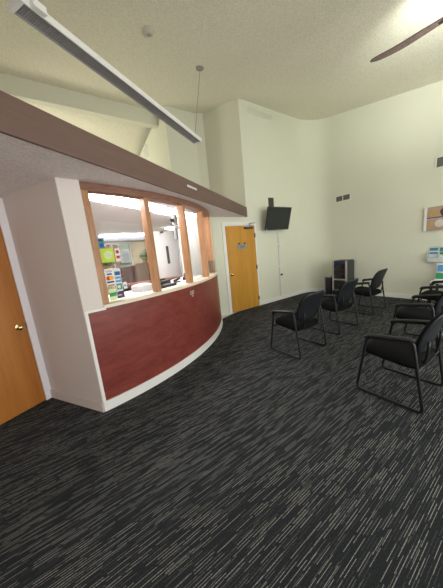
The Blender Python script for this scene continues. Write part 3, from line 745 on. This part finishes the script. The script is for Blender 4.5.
a_ = aw.build('arched_window', M['paper'], hs); a_.location.x = .975
mul = MB()
for x in (-.08, .08): mul.box(x - .010, x + .010, -.03, -.02, 1.4, 2.0)
for z in (1.58, 1.78): mul.box(-.24, .24, -.03, -.02, z - .010, z + .010)
m_ = mul.build('mullion', M['grey'], a_)
MB().box(.66, 1.9, 0.03, .25, 0, 3.0).build('render_wall', plain('pale green siding', (.52, .56, .42), .8, noise=.1), hs)
MB().prism([(-3.4, -.2, 3.0), (2.1, -.2, 3.0), (2.1, .5, 3.4), (-3.4, .5, 3.4)], (0, 0, .1)).build('roof', M['ash'], hs)
def leaves(b, c, n, r, size, sy=1.):
    for _ in range(n):
        d = Vector((random.gauss(0, 1), random.gauss(0, 1), random.gauss(0, 1))).normalized() * r * random.random() ** .4
        p = Vector(c) + Vector((d.x, d.y * sy, d.z)); u = Vector((random.gauss(0, 1), random.gauss(0, 1), random.gauss(0, 1))).normalized(); v = u.orthogonal().normalized()
        b.bm.faces.new([b.bm.verts.new(p + u * size * a + v * size * .45 * e) for a, e in ((-1, 0), (0, 1), (1, 0), (0, -1))])
bu = thing('bush', 'green bush outside the office window', 'bush', (.55, 9.9, 0))
fb = MB(); leaves(fb, (0, 0, 1.15), 420, .55, .08); fb.build('foliage', M['leaf'], bu); MB().cyl((0, 0, 0), (0, 0, 1.), .04).build('stem', M['pot'], bu)
struct(MB().box(-6, 8, 9.36, 30, -.12, -.02).build('ground', plain('lawn', (.14, .22, .06), .9, noise=.2)), 'lawn outside the office', 'ground')

# partitions, desk and clutter
pt = thing('cubicle_panel', 'dark brown cubicle panel seen left through the first pane', 'partition', (1.24, 5.85, 0))
MB().box(-.20, .18, -.03, .03, 0, 1.345, .006).build('panel', M['brown'], pt); MB().box(-.205, .185, -.035, .035, 1.345, 1.365, .004).build('cap', M['tan'], pt)
pt = thing('cubicle_panel', 'taller tan brown cubicle panel under the potted plant', 'partition', (1.76, 5.85, 0))
MB().box(-.32, .40, -.03, .03, 0, 1.38, .006).build('panel', M['tan'], pt); MB().box(-.325, .405, -.06, .06, 1.38, 1.40, .004).build('cap', M['tan'], pt)
pp = thing('potted_plant', 'small leafy plant in a tan pot on the tan cubicle panel', 'plant', (1.66, 5.85, 1.40))
MB().lathe([(.045, 0), (.06, .10), (.064, .11), (.05, .11), (.004, .10)]).build('pot', M['pot'], pp, smooth=True)
fb = MB(); leaves(fb, (.03, 0, .18), 90, .13, .045); fb.build('foliage', M['leaf'], pp)
p2 = thing('potted_plant', 'plant in a brown pot behind the stickers on the office sill', 'plant', (.98, 7.05, 1.235))
MB().lathe([(.09, 0), (.11, .15), (.115, .16), (.1, .16), (.004, .15)]).build('pot', M['pot'], p2, smooth=True)
fb = MB(); leaves(fb, (.02, 0, .27), 90, .17, .055, .4); fb.build('foliage', M['leaf'], p2)
struct(MB().box(WINX0 - .05, WINX1 + .05, 6.93, 7.22, 1.205, 1.235, .005).build('trim_4', M['sill']), 'sill of the office window', 'trim')
ds = thing('office_desk', 'mauve topped office desk behind the counter glass', 'desk', (1.75, 4.82, 0))
MB().box(-1.0, .95, -.13, .05, 1.01, 1.05, .006).build('top', M['mauve'], ds)
MB().box(-.98, .93, -.02, .04, 0, 1.01).build('front', M['brown'], ds)
wk = thing('work_counter', 'pale work surface just inside the reception window', 'counter', (arcpt(-55, 2.95)[0], arcpt(-55, 2.95)[1], 0))
o_ = Vector(wk.location)
a = MB().sweep(arc(-79, -38, AR - .215, 40), 0, .55, 1.035, 1.07).build('top', M['lgrey'], wk, smooth=True); a.location = -o_
a = MB().sweep(arc(-78, -39, AR - .24, 40), .02, .06, 0, 1.035).build('support', M['tan'], wk, smooth=True); a.location = -o_
def onarc(an, r): x, y = arcpt(an, r); return (x, y)
bx = thing('paper_tray', 'white tray of papers behind the second window post', 'tray', (.82, 3.20, 1.07), math.radians(22))
MB().box(-.10, .10, -.11, .11, 0, .075, .006).build('tray', M['lgrey'], bx)
for i in range(4): MB().box(-.09 + .006 * i, .09, -.09, .09, .075 + .004 * i, .078 + .004 * i).build('sheet', M['paper'], bx)
kbd = thing('desk_phone', 'black desk phone on the work surface between second and third posts', 'phone', (1.12, 3.17, 1.07), math.radians(28))
MB().prism([(-.15, -.10, 0), (.15, -.10, 0), (.15, .10, 0), (-.15, .10, 0)], (0, 0, .035)).prism([(-.15, -.1, .035), (.15, -.1, .035), (.15, .1, .035), (.15, .1, .11), (-.15, .1, .11), (-.15, .1, .035)], (0, 0, .002)).box(-.15, .15, .0, .1, .035, .09, .01).build('body', M['plastic'], kbd)
MB().tube(fillet([(-.12, -.03, .12), (-.12, .0, .15), (-.12, .08, .15), (-.12, .10, .12)], .03), .02).build('handset', M['plastic'], kbd, smooth=True)
bt = MB()
for i in range(3):
    for j in range(4): bt.box(-.04 + i * .04, -.015 + i * .04, -.085 + j * .02, -.072 + j * .02, .035, .045)
bt.build('buttons', M['grey'], kbd)
for an, lab in ((-54.5, 'small black stapler beside the third post on the work surface'), (-48.5, 'black tape dispenser next to the fourth post on the work surface')):
    t = thing('stapler' if an < -50 else 'tape_dispenser', lab, 'office tool', (*onarc(an, 3.02), 1.07), math.radians(an + 90))
    if an < -50:
        MB().box(-.09, .09, -.02, .02, 0, .018, .004).build('base', M['plastic'], t)
        MB().prism([(-.085, -.017, .02), (.085, -.017, .045), (.085, -.017, .075), (-.085, -.017, .05)], (0, .034, 0)).build('arm', M['plastic'], t)
    else:
        MB().box(-.07, .07, -.03, .03, 0, .05, .008).build('base', M['plastic'], t)
        MB().cyl((0, -.012, .08), (0, .012, .08), .045).build('tape_roll', M['dark_metal'], t, smooth=True)

d3 = thing('door_3', 'white inner office door with a dark vertical handle', 'door', (1.98, 4.90, 0), math.radians(6)); d3['kind'] = 'structure'
MB().box(-.37, .20, -.02, .02, .01, 2.03, .004).build('slab', plain('off white door paint', (.60, .60, .585), .5), d3)
MB().box(.20, .26, -.05, .03, 0, 2.06, .004).build('casing', M['wall_in'], d3)
hd = MB(); hd.box(-.115, -.06, -.045, -.02, 1.34, 1.72, .008); hd.build('pull_handle', M['dark_metal'], d3)['label'] = 'dark grey vertical pull'
MB().box(-.2, -.13, -.04, -.02, 1.99, 2.03).build('closer_catch', M['dark_metal'], d3)
cam_ = thing('intercom_device', 'grey bracket device clamped high on the third window post', 'device', (*onarc(-56.4, 3.18), 1.93), math.radians(35))
MB().box(-.035, .035, -.03, .03, 0, .16, .006).build('body', M['grey'], cam_)
MB().box(-.055, .13, -.035, .02, -.04, -.01, .006).build('bar', M['lgrey'], cam_)
MB().box(-.03, .03, -.02, .02, -.2, -.04, .006).build('lower_body', M['grey'], cam_)
MB().box(-.12, -.03, -.01, .01, .05, .09, .002).build('clamp', M['dark_metal'], cam_)

# ------------------------------------------------------------------ lights, world, camera
def area(name, loc, size, rot, power, col):
    l = bpy.data.lights.new(name, 'AREA'); l.shape = 'RECTANGLE'; l.size, l.size_y = size; l.energy = power; l.color = col
    o = bpy.data.objects.new(name, l); COL.objects.link(o); o.location = loc; o.rotation_euler = rot; return o
PW = (140, 185, 185)
for (x0, x1, z0, z1), p, c in zip(HOLES, PW, ((1., .93, .88), (1., .98, .93), (.96, 1., .90))):
    area('window_daylight', ((x0 + x1) / 2, BACKY - .16, (z0 + z1) / 2), (x1 - x0, z1 - z0), (PI / 2, 0, 0), p, c)
area('loft_fill_light', (-1.42, 8.3, 3.6), (1.4, 1.2), (PI / 2, 0, -PI / 2), 170, (1, .97, .82))  # unseen fill light added to brighten the recess wall
pt = bpy.data.lights.new('fan_lamp', 'POINT'); pt.energy = 40; pt.color = (1, .97, .9); pt.shadow_soft_size = .12
po = bpy.data.objects.new('fan_lamp', pt); COL.objects.link(po); po.location = FANP + Vector((.05, 0, -.36))
up = bpy.data.lights.new('ceiling_glare_spot', 'SPOT'); up.energy = 340; up.spot_size = math.radians(88); up.spot_blend = 1.; up.color = (.97, 1, .92); up.shadow_soft_size = .06  # added spot for the ceiling glare, belongs to no fitting
uo = bpy.data.objects.new('ceiling_glare_spot', up); COL.objects.link(uo); uo.location = FANP + Vector((.12, .05, .20)); uo.rotation_euler = Vector((1.45, .60, .72)).to_track_quat('-Z', 'Y').to_euler()
wd = bpy.data.worlds.new('World'); S.world = wd; wd.use_nodes = True
nt = wd.node_tree; bg = nt.nodes['Background']
sk = nt.nodes.new('ShaderNodeTexSky'); sk.sky_type = 'HOSEK_WILKIE'; sk.turbidity = 5.; sk.sun_direction = (.3, -.5, .8)
nt.links.new(sk.outputs[0], bg.inputs[0]); bg.inputs[1].default_value = 3.0
su = bpy.data.lights.new('sun', 'SUN'); su.energy = 9.0; su.angle = .02
so = bpy.data.objects.new('sun', su); COL.objects.link(so); so.rotation_euler = Vector((-.78, .28, -.56)).to_track_quat('-Z', 'Y').to_euler()

cam = bpy.data.cameras.new('camera'); cam.sensor_width = 36; cam.sensor_fit = 'AUTO'; cam.lens = 230.05 / 588 * 36; cam.clip_start = .02
co = bpy.data.objects.new('camera', cam); COL.objects.link(co)
co.matrix_world = Matrix(((0.822802, 0.181913, -0.538428, 0.000),
                          (-0.559886, 0.096767, -0.822900, 0.000),
                          (-0.097594, 0.978542, 0.181470, 1.491),
                          (0, 0, 0, 1)))
S.camera = co
S.view_settings.view_transform = 'Standard'; S.view_settings.look = 'None'; S.view_settings.exposure = -.92; S.view_settings.gamma = 1.; S.view_settings.use_curve_mapping = False
